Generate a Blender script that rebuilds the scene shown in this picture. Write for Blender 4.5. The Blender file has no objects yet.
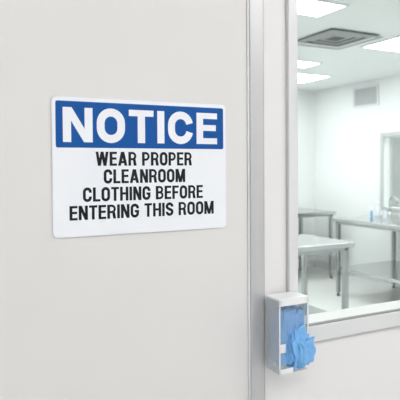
import bpy, bmesh, math
from mathutils import Vector, noise, Matrix
S=bpy.context.scene
S.view_settings.view_transform='Standard'
S.view_settings.look='None'

# ---------------- materials ----------------
def mat(name,col,rough=.5,metal=0,var=.0,scale=8,bump=0,bscale=200,stretch=None,spec=.5):
    m=bpy.data.materials.new(name); m.use_nodes=True
    nt=m.node_tree; b=nt.nodes['Principled BSDF']
    b.inputs['Base Color'].default_value=(*col,1)
    b.inputs['Roughness'].default_value=rough
    b.inputs['Metallic'].default_value=metal
    b.inputs['Specular IOR Level'].default_value=spec
    tc=nt.nodes.new('ShaderNodeTexCoord'); src=tc.outputs['Object']
    if stretch:
        mp=nt.nodes.new('ShaderNodeMapping'); mp.inputs['Scale'].default_value=stretch
        nt.links.new(src,mp.inputs[0]); src=mp.outputs[0]
    if var>0:
        n=nt.nodes.new('ShaderNodeTexNoise'); n.inputs['Scale'].default_value=scale
        n.inputs['Detail'].default_value=4
        nt.links.new(src,n.inputs['Vector'])
        mx=nt.nodes.new('ShaderNodeMix'); mx.data_type='RGBA'
        mx.inputs[6].default_value=(*[c*(1-var) for c in col],1)
        mx.inputs[7].default_value=(*[min(1,c*(1+var)) for c in col],1)
        nt.links.new(n.outputs['Fac'],mx.inputs[0]); nt.links.new(mx.outputs[2],b.inputs['Base Color'])
    if bump>0:
        n2=nt.nodes.new('ShaderNodeTexNoise'); n2.inputs['Scale'].default_value=bscale
        nt.links.new(src,n2.inputs['Vector'])
        bp=nt.nodes.new('ShaderNodeBump'); bp.inputs['Strength'].default_value=bump
        bp.inputs['Distance'].default_value=.0006
        nt.links.new(n2.outputs['Fac'],bp.inputs['Height']); nt.links.new(bp.outputs[0],b.inputs['Normal'])
    return m
def emis(name,col,st):
    m=bpy.data.materials.new(name); m.use_nodes=True; nt=m.node_tree
    nt.nodes.clear(); e=nt.nodes.new('ShaderNodeEmission'); o=nt.nodes.new('ShaderNodeOutputMaterial')
    e.inputs[0].default_value=(*col,1); e.inputs[1].default_value=st
    nt.links.new(e.outputs[0],o.inputs[0]); return m
def glassy(name,tint,gloss=.06,diff=0.0,dcol=(.9,.92,.95)):
    m=bpy.data.materials.new(name); m.use_nodes=True; nt=m.node_tree; nt.nodes.clear()
    o=nt.nodes.new('ShaderNodeOutputMaterial'); t=nt.nodes.new('ShaderNodeBsdfTransparent')
    t.inputs[0].default_value=(*tint,1)
    g=nt.nodes.new('ShaderNodeBsdfGlossy'); g.inputs['Roughness'].default_value=.03
    fr=nt.nodes.new('ShaderNodeLayerWeight'); fr.inputs[0].default_value=.25
    mu=nt.nodes.new('ShaderNodeMath'); mu.operation='MULTIPLY'; mu.inputs[1].default_value=gloss*4
    nt.links.new(fr.outputs['Fresnel'],mu.inputs[0])
    base=t.outputs[0]
    if diff>0:
        d=nt.nodes.new('ShaderNodeBsdfDiffuse'); d.inputs[0].default_value=(*dcol,1)
        mm=nt.nodes.new('ShaderNodeMixShader'); mm.inputs[0].default_value=diff
        nt.links.new(base,mm.inputs[1]); nt.links.new(d.outputs[0],mm.inputs[2]); base=mm.outputs[0]
    ms=nt.nodes.new('ShaderNodeMixShader')
    nt.links.new(mu.outputs[0],ms.inputs[0]); nt.links.new(base,ms.inputs[1]); nt.links.new(g.outputs[0],ms.inputs[2])
    nt.links.new(ms.outputs[0],o.inputs[0]); return m

M_door=mat('door_paint',(.745,.728,.722),.42,var=.01,scale=3,bump=.15,bscale=350)
M_wall=mat('hall_wall_paint',(.80,.79,.79),.45,var=.01,scale=3,bump=.1,bscale=300)
M_room=mat('cleanroom_wall_paint',(.83,.85,.845),.45,var=.01,scale=2)
M_ceil=mat('cleanroom_ceiling',(.84,.865,.86),.6,var=.01,scale=2)
M_floor=mat('vinyl_floor',(.75,.765,.745),.18,var=.04,scale=5)
M_alu=mat('brushed_aluminium',(.58,.58,.59),.38,.5,var=.06,scale=60,stretch=(1,1,.03))
M_frame=mat('window_frame_paint',(.74,.75,.755),.3,.1,var=.02,scale=6)
M_gframe=mat('grey_frame',(.55,.57,.57),.35,.2,var=.02,scale=6)
M_gasket=mat('gasket_rubber',(.30,.305,.31),.6,var=.05,scale=30)
M_steel=mat('stainless_steel',(.56,.58,.585),.22,.9,var=.08,scale=25,stretch=(.1,1,1))
M_steelleg=mat('stainless_leg',(.44,.46,.465),.3,.8,var=.05,scale=25)
M_sign=mat('sign_plastic',(.86,.88,.93),.3,var=.005,scale=5)
M_blue=mat('sign_blue',(.006,.090,.35),.5,var=.03,scale=20,spec=.2)
M_black=mat('sign_black',(.012,.012,.016),.5,var=.05,scale=20,spec=.2)
M_white=mat('white_plastic',(.85,.86,.88),.35,var=.01,scale=10)
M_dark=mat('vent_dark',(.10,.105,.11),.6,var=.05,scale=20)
M_grille=mat('vent_grille',(.42,.44,.44),.5,var=.02,scale=20)
M_net=mat('blue_nonwoven',(.19,.46,.82),.5,var=.15,scale=60,bump=.2,bscale=500)
M_net.node_tree.nodes['Principled BSDF'].inputs['Subsurface Weight'].default_value=.3
M_net.node_tree.nodes['Principled BSDF'].inputs['Subsurface Radius'].default_value=(.004,.006,.01)
M_glass=glassy('window_glass',(.985,.995,.99),.03)
M_acry=glassy('clear_acrylic',(.98,.99,1),.12,.06,(.9,.93,.97))
M_acry2=glassy('acrylic_side',(.97,.985,1),.12,.26,(.9,.93,.97))
M_light=emis('light_diffuser',(.97,1,.99),11.3)
M_hlight=emis('hall_light_diffuser',(1,.988,.98),8.9)
M_bblue=mat('bottle_blue',(.25,.42,.6),.3,var=.03,scale=20)
M_bwhite=mat('bottle_white',(.70,.75,.80),.3,var=.03,scale=20)

# ---------------- geometry helpers ----------------
def link(o,parent=None):
    S.collection.objects.link(o)
    if parent: o.parent=parent
    return o
def empty(name,loc=(0,0,0)):
    e=bpy.data.objects.new(name,None); e.empty_display_size=.1; link(e); return e
def mesh_obj(name,bm,m,parent=None,smooth=False):
    bmesh.ops.recalc_face_normals(bm,faces=bm.faces)
    me=bpy.data.meshes.new(name); bm.to_mesh(me); bm.free()
    for mm in (m if isinstance(m,(list,tuple)) else [m]): me.materials.append(mm)
    if smooth:
        for p in me.polygons: p.use_smooth=True
    return link(bpy.data.objects.new(name,me),parent)
def addbox(bm,x0,x1,y0,y1,z0,z1,mi=0):
    vs=[bm.verts.new(p) for p in [(x0,y0,z0),(x1,y0,z0),(x1,y1,z0),(x0,y1,z0),(x0,y0,z1),(x1,y0,z1),(x1,y1,z1),(x0,y1,z1)]]
    for f in [(0,3,2,1),(4,5,6,7),(0,1,5,4),(1,2,6,5),(2,3,7,6),(3,0,4,7)]:
        fc=bm.faces.new([vs[i] for i in f]); fc.material_index=mi
def boxes(name,lst,m,parent=None,bevel=0):
    bm=bmesh.new()
    for b in lst: addbox(bm,*b)
    o=mesh_obj(name,bm,m,parent)
    if bevel:
        md=o.modifiers.new('bevel','BEVEL'); md.width=bevel; md.segments=3; md.limit_method='ANGLE'
        for p in o.data.polygons: p.use_smooth=True
        md.harden_normals=True
    return o
def lathe(name,prof,loc,m,parent=None,n=28):
    bm=bmesh.new(); rings=[]
    for r,z in prof:
        rings.append([bm.verts.new((loc[0]+r*math.cos(2*math.pi*i/n),loc[1]+r*math.sin(2*math.pi*i/n),loc[2]+z)) for i in range(n)])
    for a,b in zip(rings,rings[1:]):
        for i in range(n): bm.faces.new((a[i],a[(i+1)%n],b[(i+1)%n],b[i]))
    bm.faces.new(rings[0]); bm.faces.new(rings[-1])
    return mesh_obj(name,bm,m,parent,True)
def tube(name,pts,r,m,parent=None,n=12):
    bm=bmesh.new(); rings=[]; pts=[Vector(p) for p in pts]
    for i,p in enumerate(pts):
        t=(pts[min(i+1,len(pts)-1)]-pts[max(i-1,0)]).normalized()
        up=Vector((1,0,0))
        a=t.cross(up).normalized(); b=t.cross(a)
        rings.append([bm.verts.new(p+a*r*math.cos(2*math.pi*k/n)+b*r*math.sin(2*math.pi*k/n)) for k in range(n)])
    for A,B in zip(rings,rings[1:]):
        for i in range(n): bm.faces.new((A[i],A[(i+1)%n],B[(i+1)%n],B[i]))
    bm.faces.new(rings[0]); bm.faces.new(rings[-1])
    return mesh_obj(name,bm,m,parent,True)

EYE=1.5; CEIL=2.62
RX=5.32; BY=5.60; LX=-1.2       # room right wall, back wall, left wall
# ---------------- shell ----------------
WX0,WX1,WZ0,WZ1=.745,2.05,1.13,2.25   # window opening
DX0,DX1,DZ=-.35,.634,2.15             # door opening
boxes('wall_front',[(.634,WX0,0,.10,0,CEIL),(WX0,WX1,0,.10,0,WZ0),(WX0,WX1,0,.10,WZ1,CEIL),(WX1,RX,0,.10,0,CEIL)],M_wall)
boxes('wall_front_side',[(LX,DX0,0,.10,0,CEIL)],M_wall)
boxes('wall_front_header',[(DX0,DX1,0,.10,DZ,CEIL)],M_wall)
boxes('wall_back',[(LX-.1,RX+.1,BY,BY+.1,0,CEIL)],M_room)
QY0,QY1,QZ0,QZ1=3.05,4.22,.98,1.87
boxes('wall_right',[(RX,RX+.1,-2.4,QY0,0,CEIL),(RX,RX+.1,QY1,BY,0,CEIL),(RX,RX+.1,QY0,QY1,0,QZ0),(RX,RX+.1,QY0,QY1,QZ1,CEIL)],M_room)
boxes('wall_left',[(LX-.1,LX,-2.4,BY,0,CEIL)],M_room)
boxes('floor',[(LX-.1,RX+1.6,-2.5,BY+.1,-.1,0)],M_floor)
boxes('ceiling',[(LX-.1,RX+1.6,-2.5,BY+.1,CEIL,CEIL+.1)],M_ceil)
boxes('wall_hall',[(LX-.1,RX+.1,-2.5,-2.4,0,CEIL)],M_wall)
boxes('wall_annex',[(RX+1.5,RX+1.6,2.0,BY,0,CEIL),(RX+.1,RX+1.5,2.0,2.1,0,CEIL),(RX+.1,RX+1.5,BY-.1,BY,0,CEIL)],M_room)
boxes('baseboard_right',[(RX-.012,RX,.1,BY-.012,0,.1)],M_frame)
boxes('baseboard_back',[(LX,RX,BY-.012,BY,0,.1)],M_frame)

# ---------------- door ----------------
d=empty('door_1')
boxes('leaf',[(DX0+.003,DX1-.0045,0.0,.045,.006,DZ-.003)],M_door,d,.0015)
d=empty('trim_1')
boxes('edge_strip',[(.6335,.6675,-.006,-.0002,.0,CEIL)],M_alu,d,.0015)
boxes('edge_gasket',[(.6678,.6705,-.002,-.0002,.0,CEIL)],M_gasket,d)
boxes('edge_lip',[(.6295,.6332,-.0025,-.0002,.006,DZ)],M_white,d)

# ---------------- window ----------------
w=empty('window_1')
fx0,fx1,fz0,fz1=.731,2.09,1.102,2.29
t=.025
boxes('frame',[(fx0,fx0+t,-.009,0,fz0,fz1),(fx1-t,fx1,-.009,0,fz0,fz1),(fx0+t,fx1-t,-.009,0,fz0,fz0+.036),(fx0+t,fx1-t,-.009,0,fz1-t,fz1)],M_frame,w,.002)
boxes('outer_seal',[(fx0-.002,fx0,-.006,0,fz0-.003,fz1),(fx0,fx1,-.006,0,fz0-.003,fz0)],M_alu,w)
g=.003
boxes('inner_seal',[(fx0+t,fx0+t+g,-.004,.006,fz0+.036,fz1-t),(fx0+t,fx1-t,-.004,.006,fz0+.036,fz0+.036+g)],M_gasket,w)
boxes('pane',[(WX0+.001,WX1-.001,.02,.026,WZ0+.001,WZ1-.001)],M_glass,w)

w2=empty('window_2')
a=.05
boxes('frame',[(RX-.02,RX,QY0-a,QY0,QZ0-a,QZ1+a),(RX-.02,RX,QY1,QY1+a,QZ0-a,QZ1+a),(RX-.02,RX,QY0,QY1,QZ0-a,QZ0),(RX-.02,RX,QY0,QY1,QZ1,QZ1+a)],M_gframe,w2,.004)
boxes('pane',[(RX+.04,RX+.046,QY0+.001,QY1-.001,QZ0+.001,QZ1-.001)],M_glass,w2)

# ---------------- sign ----------------
SX0,SX1=.2185,.575; ST=1.628; SB=ST-.254
sg=empty('notice_sign')
def rrect(x0,x1,z0,z1,r,n=8):
    P=[]
    for cx,cz,a0 in [(x1-r,z1-r,0),(x0+r,z1-r,90),(x0+r,z0+r,180),(x1-r,z0+r,270)]:
        for i in range(n+1):
            an=math.radians(a0+90*i/n); P.append((cx+r*math.cos(an),cz+r*math.sin(an)))
    return P
def plate(name,P,y0,y1,m,parent):
    bm=bmesh.new()
    A=[bm.verts.new((x,y0,z)) for x,z in P]; B=[bm.verts.new((x,y1,z)) for x,z in P]
    bm.faces.new(A); bm.faces.new(B); n=len(P)
    for i in range(n): bm.faces.new((A[i],A[(i+1)%n],B[(i+1)%n],B[i]))
    return mesh_obj(name,bm,m,parent)
o=plate('plate',rrect(SX0,SX1,SB,ST,.009),-.0035,-.0005,M_sign,sg)
md=o.modifiers.new('b','BEVEL'); md.width=.0006; md.segments=2; md.limit_method='ANGLE'
plate('adhesive',rrect(SX0+.01,SX1-.01,SB+.01,ST-.01,.004),-.0006,-.0001,M_white,sg)
plate('blue_band',rrect(SX0+.0065,SX1-.0065,ST-.0915,ST-.0075,.0035),-.0038,-.0035,M_blue,sg)

def arc(cx,cy,rx,ry,a0,a1,n=10):
    return [(cx+rx*math.cos(math.radians(a0+(a1-a0)*i/n)),cy+ry*math.sin(math.radians(a0+(a1-a0)*i/n))) for i in range(n+1)]
def ribbon(P,s,closed=False):
    Q=[P[0]]
    for p in P[1:]:
        if (p[0]-Q[-1][0])**2+(p[1]-Q[-1][1])**2>1e-10: Q.append(p)
    if closed and (Q[0][0]-Q[-1][0])**2+(Q[0][1]-Q[-1][1])**2<1e-10: Q.pop()
    n=len(Q); L=[];R=[]
    V=[Vector(q) for q in Q]
    for i in range(n):
        pr=V[i-1] if (i>0 or closed) else None
        nx=V[(i+1)%n] if (i<n-1 or closed) else None
        if pr is None: d0=d1=(nx-V[i]).normalized()
        elif nx is None: d0=d1=(V[i]-pr).normalized()
        else: d0=(V[i]-pr).normalized(); d1=(nx-V[i]).normalized()
        n0=Vector((-d0.y,d0.x)); n1=Vector((-d1.y,d1.x)); mm=(n0+n1).normalized()
        k=(s/2)/max(.5,mm.dot(n0))
        L.append(V[i]+mm*k); R.append(V[i]-mm*k)
    out=[]
    for i in range(n if closed else n-1):
        j=(i+1)%n; out.append([L[i],L[j],R[j],R[i]])
    return [out]
def glyph(c,w,h,s):
    sv=s; sh=s*.80
    x0,x1,y0,y1=sv/2,w-sv/2,sv*.45,h-sv*.45; F=[]
    yb0,yb1=sh/2,h-sh/2
    V=lambda x: F.append([[(x-sv/2,0),(x+sv/2,0),(x+sv/2,h),(x-sv/2,h)]])
    H=lambda xa,xb,y: F.append([[(xa,y-sh/2),(xb,y-sh/2),(xb,y+sh/2),(xa,y+sh/2)]])
    A=lambda P: F.append([P])
    r=(w-sv)/2
    def top(frac):
        yy=h*frac
        if yy>=y1-r:
            a0=math.degrees(math.asin(min(.9,(yy-(y1-r))/r))); return arc(w/2,y1-r,r,r,a0,180,14)
        return [(x1,yy)]+arc(w/2,y1-r,r,r,0,180,14)
    def bot(frac):
        yy=h*frac
        if yy<=y0+r:
            a1=360-math.degrees(math.asin(min(.9,((y0+r)-yy)/r))); return arc(w/2,y0+r,r,r,180,a1,14)
        return arc(w/2,y0+r,r,r,180,360,14)+[(x1,yy)]
    if c=='I': V(s/2)
    elif c=='L': V(x0);H(0,w,yb0)
    elif c=='E': V(x0);H(0,w,yb0);H(0,w,yb1);H(0,w*.94,h*.52)
    elif c=='F': V(x0);H(0,w,yb1);H(0,w*.9,h*.5)
    elif c=='T': V(w/2);H(0,w,yb1)
    elif c=='H': V(x0);V(x1);H(0,w,h*.52)
    elif c=='N': V(x0);V(x1);A([(0,h),(s*1.08,h),(w,0),(w-s*1.08,0)])
    elif c=='M':
        V(x0);V(x1);q=s*.55
        A([(0,h),(s*1.2,h),(w/2+q,0),(w/2-q,0)]);A([(w-s*1.2,h),(w,h),(w/2+q,0),(w/2-q,0)])
    elif c=='A':
        q=s*.62
        A([(0,0),(s*1.02,0),(w/2+q,h),(w/2-q,h)]);A([(w-s*1.02,0),(w,0),(w/2+q,h),(w/2-q,h)])
        H(w*.22,w*.78,h*.27)
    elif c=='W':
        q=s*.52;e=s*.98
        for xa,xb in ((0,w*.28),(w*.5,w*.28),(w*.5,w*.72),(w,w*.72)):
            ta=(0,e) if xa==0 else ((w-e,w) if xa==w else (w/2-q,w/2+q))
            A([(ta[0],h),(ta[1],h),(xb+q,0),(xb-q,0)])
    elif c=='O':
        F+=ribbon(arc(w/2,y1-r,r,r,0,180,14)+arc(w/2,y0+r,r,r,180,360,14),s,True)
    elif c=='C':
        F+=ribbon(top(.63)+bot(.37),s)
    elif c=='G':
        F+=ribbon(top(.65)+bot(.45),s)
        H(w*.5,w,h*.46)
    elif c=='S':
        a=top(.69); b=arc(w/2,y0+r,r,r,0,-180,12)
        if h*.31>y0+r: b=b+[(x0,h*.31)]
        p0=(x0,y1-r);p3=(x1,y0+r);mid=[]
        for i in range(1,14):
            u=i/14
            p1=(x0,h*.5);p2=(x1,h*.5)
            mid.append(tuple((1-u)**3*p0[k]+3*(1-u)**2*u*p1[k]+3*(1-u)*u*u*p2[k]+u**3*p3[k] for k in (0,1)))
        F+=ribbon(a+mid+b,s)
    elif c in 'PR':
        yb=h*(.44 if c=='P' else .47); rr=min((yb1-yb)/2*.98,w*.42)
        V(x0)
        F+=ribbon([(0,yb1),(x1-rr,yb1)]+arc(x1-rr,yb1-rr,rr,rr,90,0,8)+arc(x1-rr,yb+rr,rr,rr,0,-90,8)+[(0,yb)],sh)
        if c=='R': A([(w*.88-s*1.05,yb),(w*.88,yb),(w*1.0,0),(w*1.0-s*1.08,0)])
    elif c=='B':
        yb=h*.52; V(x0)
        rr=(yb1-yb)/2*.98
        F+=ribbon([(0,yb1),(x1-rr-.03*w,yb1)]+arc(x1-rr-.03*w,yb1-rr,rr,rr,90,-90,12)+[(0,yb)],sh)
        rr=(yb-yb0)/2*.98
        F+=ribbon([(0,yb),(x1-rr,yb)]+arc(x1-rr,yb-rr,rr,rr,90,-90,12)+[(0,yb0)],sh)
    return F
REL={'I':0,'M':1.28,'W':1.5,'L':.84,'E':.86,'F':.84,'T':.92,'S':.98,'A':1.12,'P':.98}
def textline(name,txt,cx,base,total,h,s,gap,space,m,y):
    n=len(txt); fix=0; rel=0
    for c in txt:
        if c==' ': fix+=space
        elif c=='I': fix+=s
        else: rel+=REL.get(c,1)
    fix+=gap*(n-1); u=(total-fix)/rel
    bm=bmesh.new(); x=cx-total/2
    for c in txt:
        if c==' ': x+=space+gap; continue
        cw=s if c=='I' else u*REL.get(c,1)
        for k,st in enumerate(glyph(c,cw,h,s)):
            for f in st: bm.faces.new([bm.verts.new((x+p[0],y-.00006*k,base+p[1])) for p in f])
        x+=cw+gap
    bm.normal_update()
    for f in bm.faces:
        if f.normal.y>0: f.normal_flip()
    me=bpy.data.meshes.new(name); bm.to_mesh(me); bm.free(); me.materials.append(m)
    return link(bpy.data.objects.new(name,me),sg)
CX=.3968
textline('heading_letters','NOTICE',CX-.001,ST-.0815,.316,.063,.0150,.0078,0,M_sign,-.0041)
for nm,tx,tp,wd in [('line_1_letters','WEAR PROPER',.0985,.198),('line_2_letters','CLEANROOM',.1315,.168),
                 ('line_3_letters','CLOTHING BEFORE',.1645,.247),('line_4_letters','ENTERING THIS ROOM',.1975,.297)]:
    textline(nm,tx,CX,ST-tp-.0262,wd,.0262,.0053,.0022,.0068,M_black,-.0037)

# ---------------- dispenser ----------------
dp=empty('hairnet_dispenser')
X0,X1,Y0,Y1,Z0,Z1=.667,.740,-.062,-.012,1.068,1.220
boxes('mount_plate',[(X0+.008,.724,-.012,-.001,Z0+.03,Z1-.01)],M_white,dp)
th=.002
boxes('back_panel',[(X0,X1,Y1-th,Y1,Z0,Z1)],M_white,dp)
boxes('side_panel',[(X0,X0+th,Y0,Y1-th,Z0,Z1)],M_acry2,dp)
bm=bmesh.new()
addbox(bm,X1-th,X1,Y0,Y1-th,Z0+.055,Z1)
addbox(bm,X0+th,X1-th,Y0,Y0+th,Z1-.085,Z1-.002)
addbox(bm,X0+th,X0+.014,Y0,Y0+th,Z0,Z1-.085)
addbox(bm,X0+th,X1-th,Y0,Y1-th,Z0,Z0+th)
mesh_obj('acrylic_shell',bm,M_acry,dp)
boxes('top_lid',[(X0-.001,X1+.001,Y0-.001,Y1,Z1,Z1+.005)],M_white,dp,.001)
boxes('front_rim',[(X0-.001,X0+.0015,Y0-.0012,Y0,Z0,Z1),(X1-.0015,X1+.001,Y0-.0012,Y0,Z0+.055,Z1),(X0,X1,Y0-.0012,Y0,Z1-.010,Z1),(X0,X0+.034,Y0-.0012,Y0,Z0,Z0+.010)],M_white,dp)
boxes('opening_tab',[(X0+.001,X0+.014,Y0-.003,Y0-.0005,Z0+.045,Z0+.063)],M_white,dp,.001)
def crumple(c,sc,seed,amp,fold=(1.6,1.6,1.0),e=.8):
    bm=bmesh.new(); bmesh.ops.create_icosphere(bm,subdivisions=6,radius=1)
    for v in bm.verts:
        p=v.co.copy()
        q=Vector((p.x*fold[0],p.y*fold[1],p.z*fold[2]))+Vector((seed,seed*2.3,-seed))
        q+=noise.noise_vector(q*.8)*.45
        l=lambda t: math.sqrt(t*t+.0025)
        f=l(noise.noise(q))*1.3+l(noise.noise(q*2.0+Vector((3,1,2))))*.35
        pp=Vector([math.copysign(abs(k)**e,k) for k in p])
        k=1+amp*(f-.4)
        v.co=Vector((c[0]+pp.x*sc[0]*k,c[1]+pp.y*sc[1]*k,c[2]+pp.z*sc[2]*k))
    return bm
def squeeze(bm,x0,x1,y0,y1,z0,z1):
    def sq(v,a,b):
        c=(a+b)/2; h=(b-a)/2; return c+h*math.tanh((v-c)/h*1.1)
    for v in bm.verts:
        v.co.x=sq(v.co.x,x0,x1); v.co.y=sq(v.co.y,y0,y1); v.co.z=sq(v.co.z,z0,z1)
bm=crumple((.706,-.038,1.138),(.056,.036,.088),1.7,.6,(3.0,3.0,1.0))
squeeze(bm,X0+.003,X1-.003,Y0+.003,Y1-.003,Z0+.004,Z1-.016)
mesh_obj('hairnet_stack',bm,M_net,dp,True)
bm=crumple((.725,-.057,1.107),(.031,.019,.032),5.1,.5,(2.2,1.8,1.0))
for v in bm.verts: v.co.y=min(v.co.y,-.014)
mesh_obj('pulled_hairnet',bm,M_net,dp,True)
bm=crumple((.713,-.058,1.127),(.022,.010,.034),9.3,.6,(2.4,2,.9))
mesh_obj('hairnet_fold',bm,M_net,dp,True)

# ---------------- ceiling fittings ----------------
def troffer(x0,x1,y0,y1,m=None):
    e=empty('ceiling_light')
    f=.02;z=CEIL
    boxes('rim',[(x0-f,x0,y0-f,y1+f,z-.012,z),(x1,x1+f,y0-f,y1+f,z-.012,z),(x0,x1,y0-f,y0,z-.012,z),(x0,x1,y1,y1+f,z-.012,z)],M_frame,e)
    boxes('diffuser',[(x0,x1,y0,y1,z-.008,z)],m or M_light,e)
troffer(1.5,2.68,1.98,2.28)
troffer(3.75,4.95,2.34,2.94)
troffer(3.45,4.60,4.40,4.95)
troffer(2.7,3.92,3.76,4.03)
troffer(-.2,1.0,4.0,4.6)  # this and the next three: unseen panels added to even out the cleanroom light
troffer(-.2,1.0,1.5,2.1)
troffer(1.4,2.4,4.4,4.9)
troffer(3.9,4.9,.7,1.2)
troffer(5.75,6.35,3.0,4.2)
for x in (-.6,1.2,3.0): troffer(x,x+1.2,-1.75,-1.15,M_hlight)

v=empty('ceiling_vent')
cx,cy=3.29,2.79
lst=[];
for i,hh in enumerate((.28,.22,.16,.10)):
    b=.026; z0=CEIL-.008-.006*(3-i)
    lst+=[(cx-hh,cx+hh,cy-hh,cy-hh+b,z0,z0+.006),(cx-hh,cx+hh,cy+hh-b,cy+hh,z0,z0+.006),(cx-hh,cx-hh+b,cy-hh+b,cy+hh-b,z0,z0+.006),(cx+hh-b,cx+hh,cy-hh+b,cy+hh-b,z0,z0+.006)]
boxes('louvres',lst,M_grille,v)
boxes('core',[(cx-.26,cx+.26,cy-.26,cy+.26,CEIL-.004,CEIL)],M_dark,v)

v=empty('wall_vent')
ga,gb,gz0,gz1=4.33,4.74,2.31,2.53
lst=[(RX-.015,RX,ga-.03,ga,gz0-.03,gz1+.03),(RX-.015,RX,gb,gb+.03,gz0-.03,gz1+.03),(RX-.015,RX,ga,gb,gz0-.03,gz0),(RX-.015,RX,ga,gb,gz1,gz1+.03)]
boxes('frame',lst,M_frame,v)
boxes('core',[(RX-.003,RX,ga,gb,gz0,gz1)],M_grille,v)
boxes('slats',[(RX-.012,RX-.003,ga,gb,gz0+.008+i*.0215,gz0+.020+i*.0215) for i in range(10)],M_gframe,v)

# ---------------- steel tables ----------------
def table(x0,x1,y0,y1,h=.9,shelf=.34):
    e=empty('steel_table')
    boxes('top',[(x0,x1,y0,y1,h-.04,h)],M_steel,e,.005)
    boxes('apron',[(x0+.03,x1-.03,y0+.03,y1-.03,h-.065,h-.04)],M_steelleg,e)
    i=.05
    xs=[x0+i,x1-i]; ys=[y0+i,y1-i]
    if y1-y0>1.6: ys.insert(1,(y0+y1)/2)
    if x1-x0>1.6: xs.insert(1,(x0+x1)/2)
    lg=[(x-.02,x+.02,y-.02,y+.02,.04,h-.04) for x in xs for y in ys]
    boxes('legs',lg,M_steelleg,e,.004)
    for k,(a,b,c,dd,_,_) in enumerate(lg):
        lathe('foot_%d'%(k+1),[(.022,0),(.022,.01),(.012,.018),(.012,.042)],((a+b)/2,(c+dd)/2,0),M_dark,e,16)
    if shelf: boxes('shelf',[(x0+i,x1-i,y0+i,y1-i,shelf-.035,shelf)],M_steel,e,.004)
table(1.7,3.08,2.33,2.95,shelf=.30)
table(4.30,5.28,1.9,4.02)
table(2.9,5.0,4.75,5.5)

def bottle(name,x,y,z,m,cap,s=1):
    e=empty(name)
    lathe('body',[(.03*s,0),(.034*s,.006*s),(.034*s,.12*s),(.028*s,.145*s),(.013*s,.16*s),(.013*s,.175*s)],(x,y,z),m,e)
    lathe('cap',[(.016*s,.170*s),(.016*s,.20*s),(.008*s,.205*s),(.006*s,.225*s)],(x,y,z),cap,e)
    boxes('nozzle',[(x-.045*s,x+.012*s,y-.006*s,y+.006*s,z+.215*s,z+.232*s)],cap,e,.002)
T=.9005
bottle('spray_bottle',4.66,3.76,T,M_bblue,M_white,.55)
bottle('spray_bottle',4.72,3.62,T,M_bwhite,M_bblue,.6)
bottle('spray_bottle',4.90,3.90,T,M_bwhite,M_white,.8)
gb_=empty('glove_box')
boxes('carton',[(4.9,5.02,3.35,3.57,T,T+.07)],M_bwhite,gb_,.003)
boxes('slot',[(4.93,4.99,3.40,3.52,T+.07,T+.072)],M_bblue,gb_)
f=empty('lab_faucet')
fx,fy=5.12,3.93
lathe('base',[(.025,0),(.025,.01),(.012,.02),(.012,.05)],(fx,fy,T),M_steelleg,f)
tube('spout',[(fx,fy,T+.04),(fx,fy,1.06)]+[(fx,fy-.06+.06*math.cos(t*math.pi/10),1.06+.06*math.sin(t*math.pi/10)) for t in range(1,11)]+[(fx,fy-.12,1.03)],.009,M_steelleg,f)

# ---------------- world + camera ----------------
W=bpy.data.worlds.new('w'); S.world=W; W.use_nodes=True
W.node_tree.nodes['Background'].inputs[0].default_value=(.8,.85,.9,1); W.node_tree.nodes['Background'].inputs[1].default_value=.5
cd=bpy.data.cameras.new('camera'); cam=bpy.data.objects.new('camera',cd); S.collection.objects.link(cam)
cd.lens=50; cd.sensor_width=36; cd.clip_start=.02
cam.location=(0,-1.004,EYE)
pitch=math.radians(1.2)
cd.shift_y=-(33-555.6*math.tan(pitch))/400
R=Matrix.Rotation(math.radians(-27.2),4,'Z')@Matrix.Rotation(math.pi/2-pitch,4,'X')@Matrix.Rotation(math.radians(-.35),4,'Z')
cam.rotation_euler=R.to_euler()
cd.dof.use_dof=True; cd.dof.focus_distance=1.08; cd.dof.aperture_fstop=11
S.camera=cam
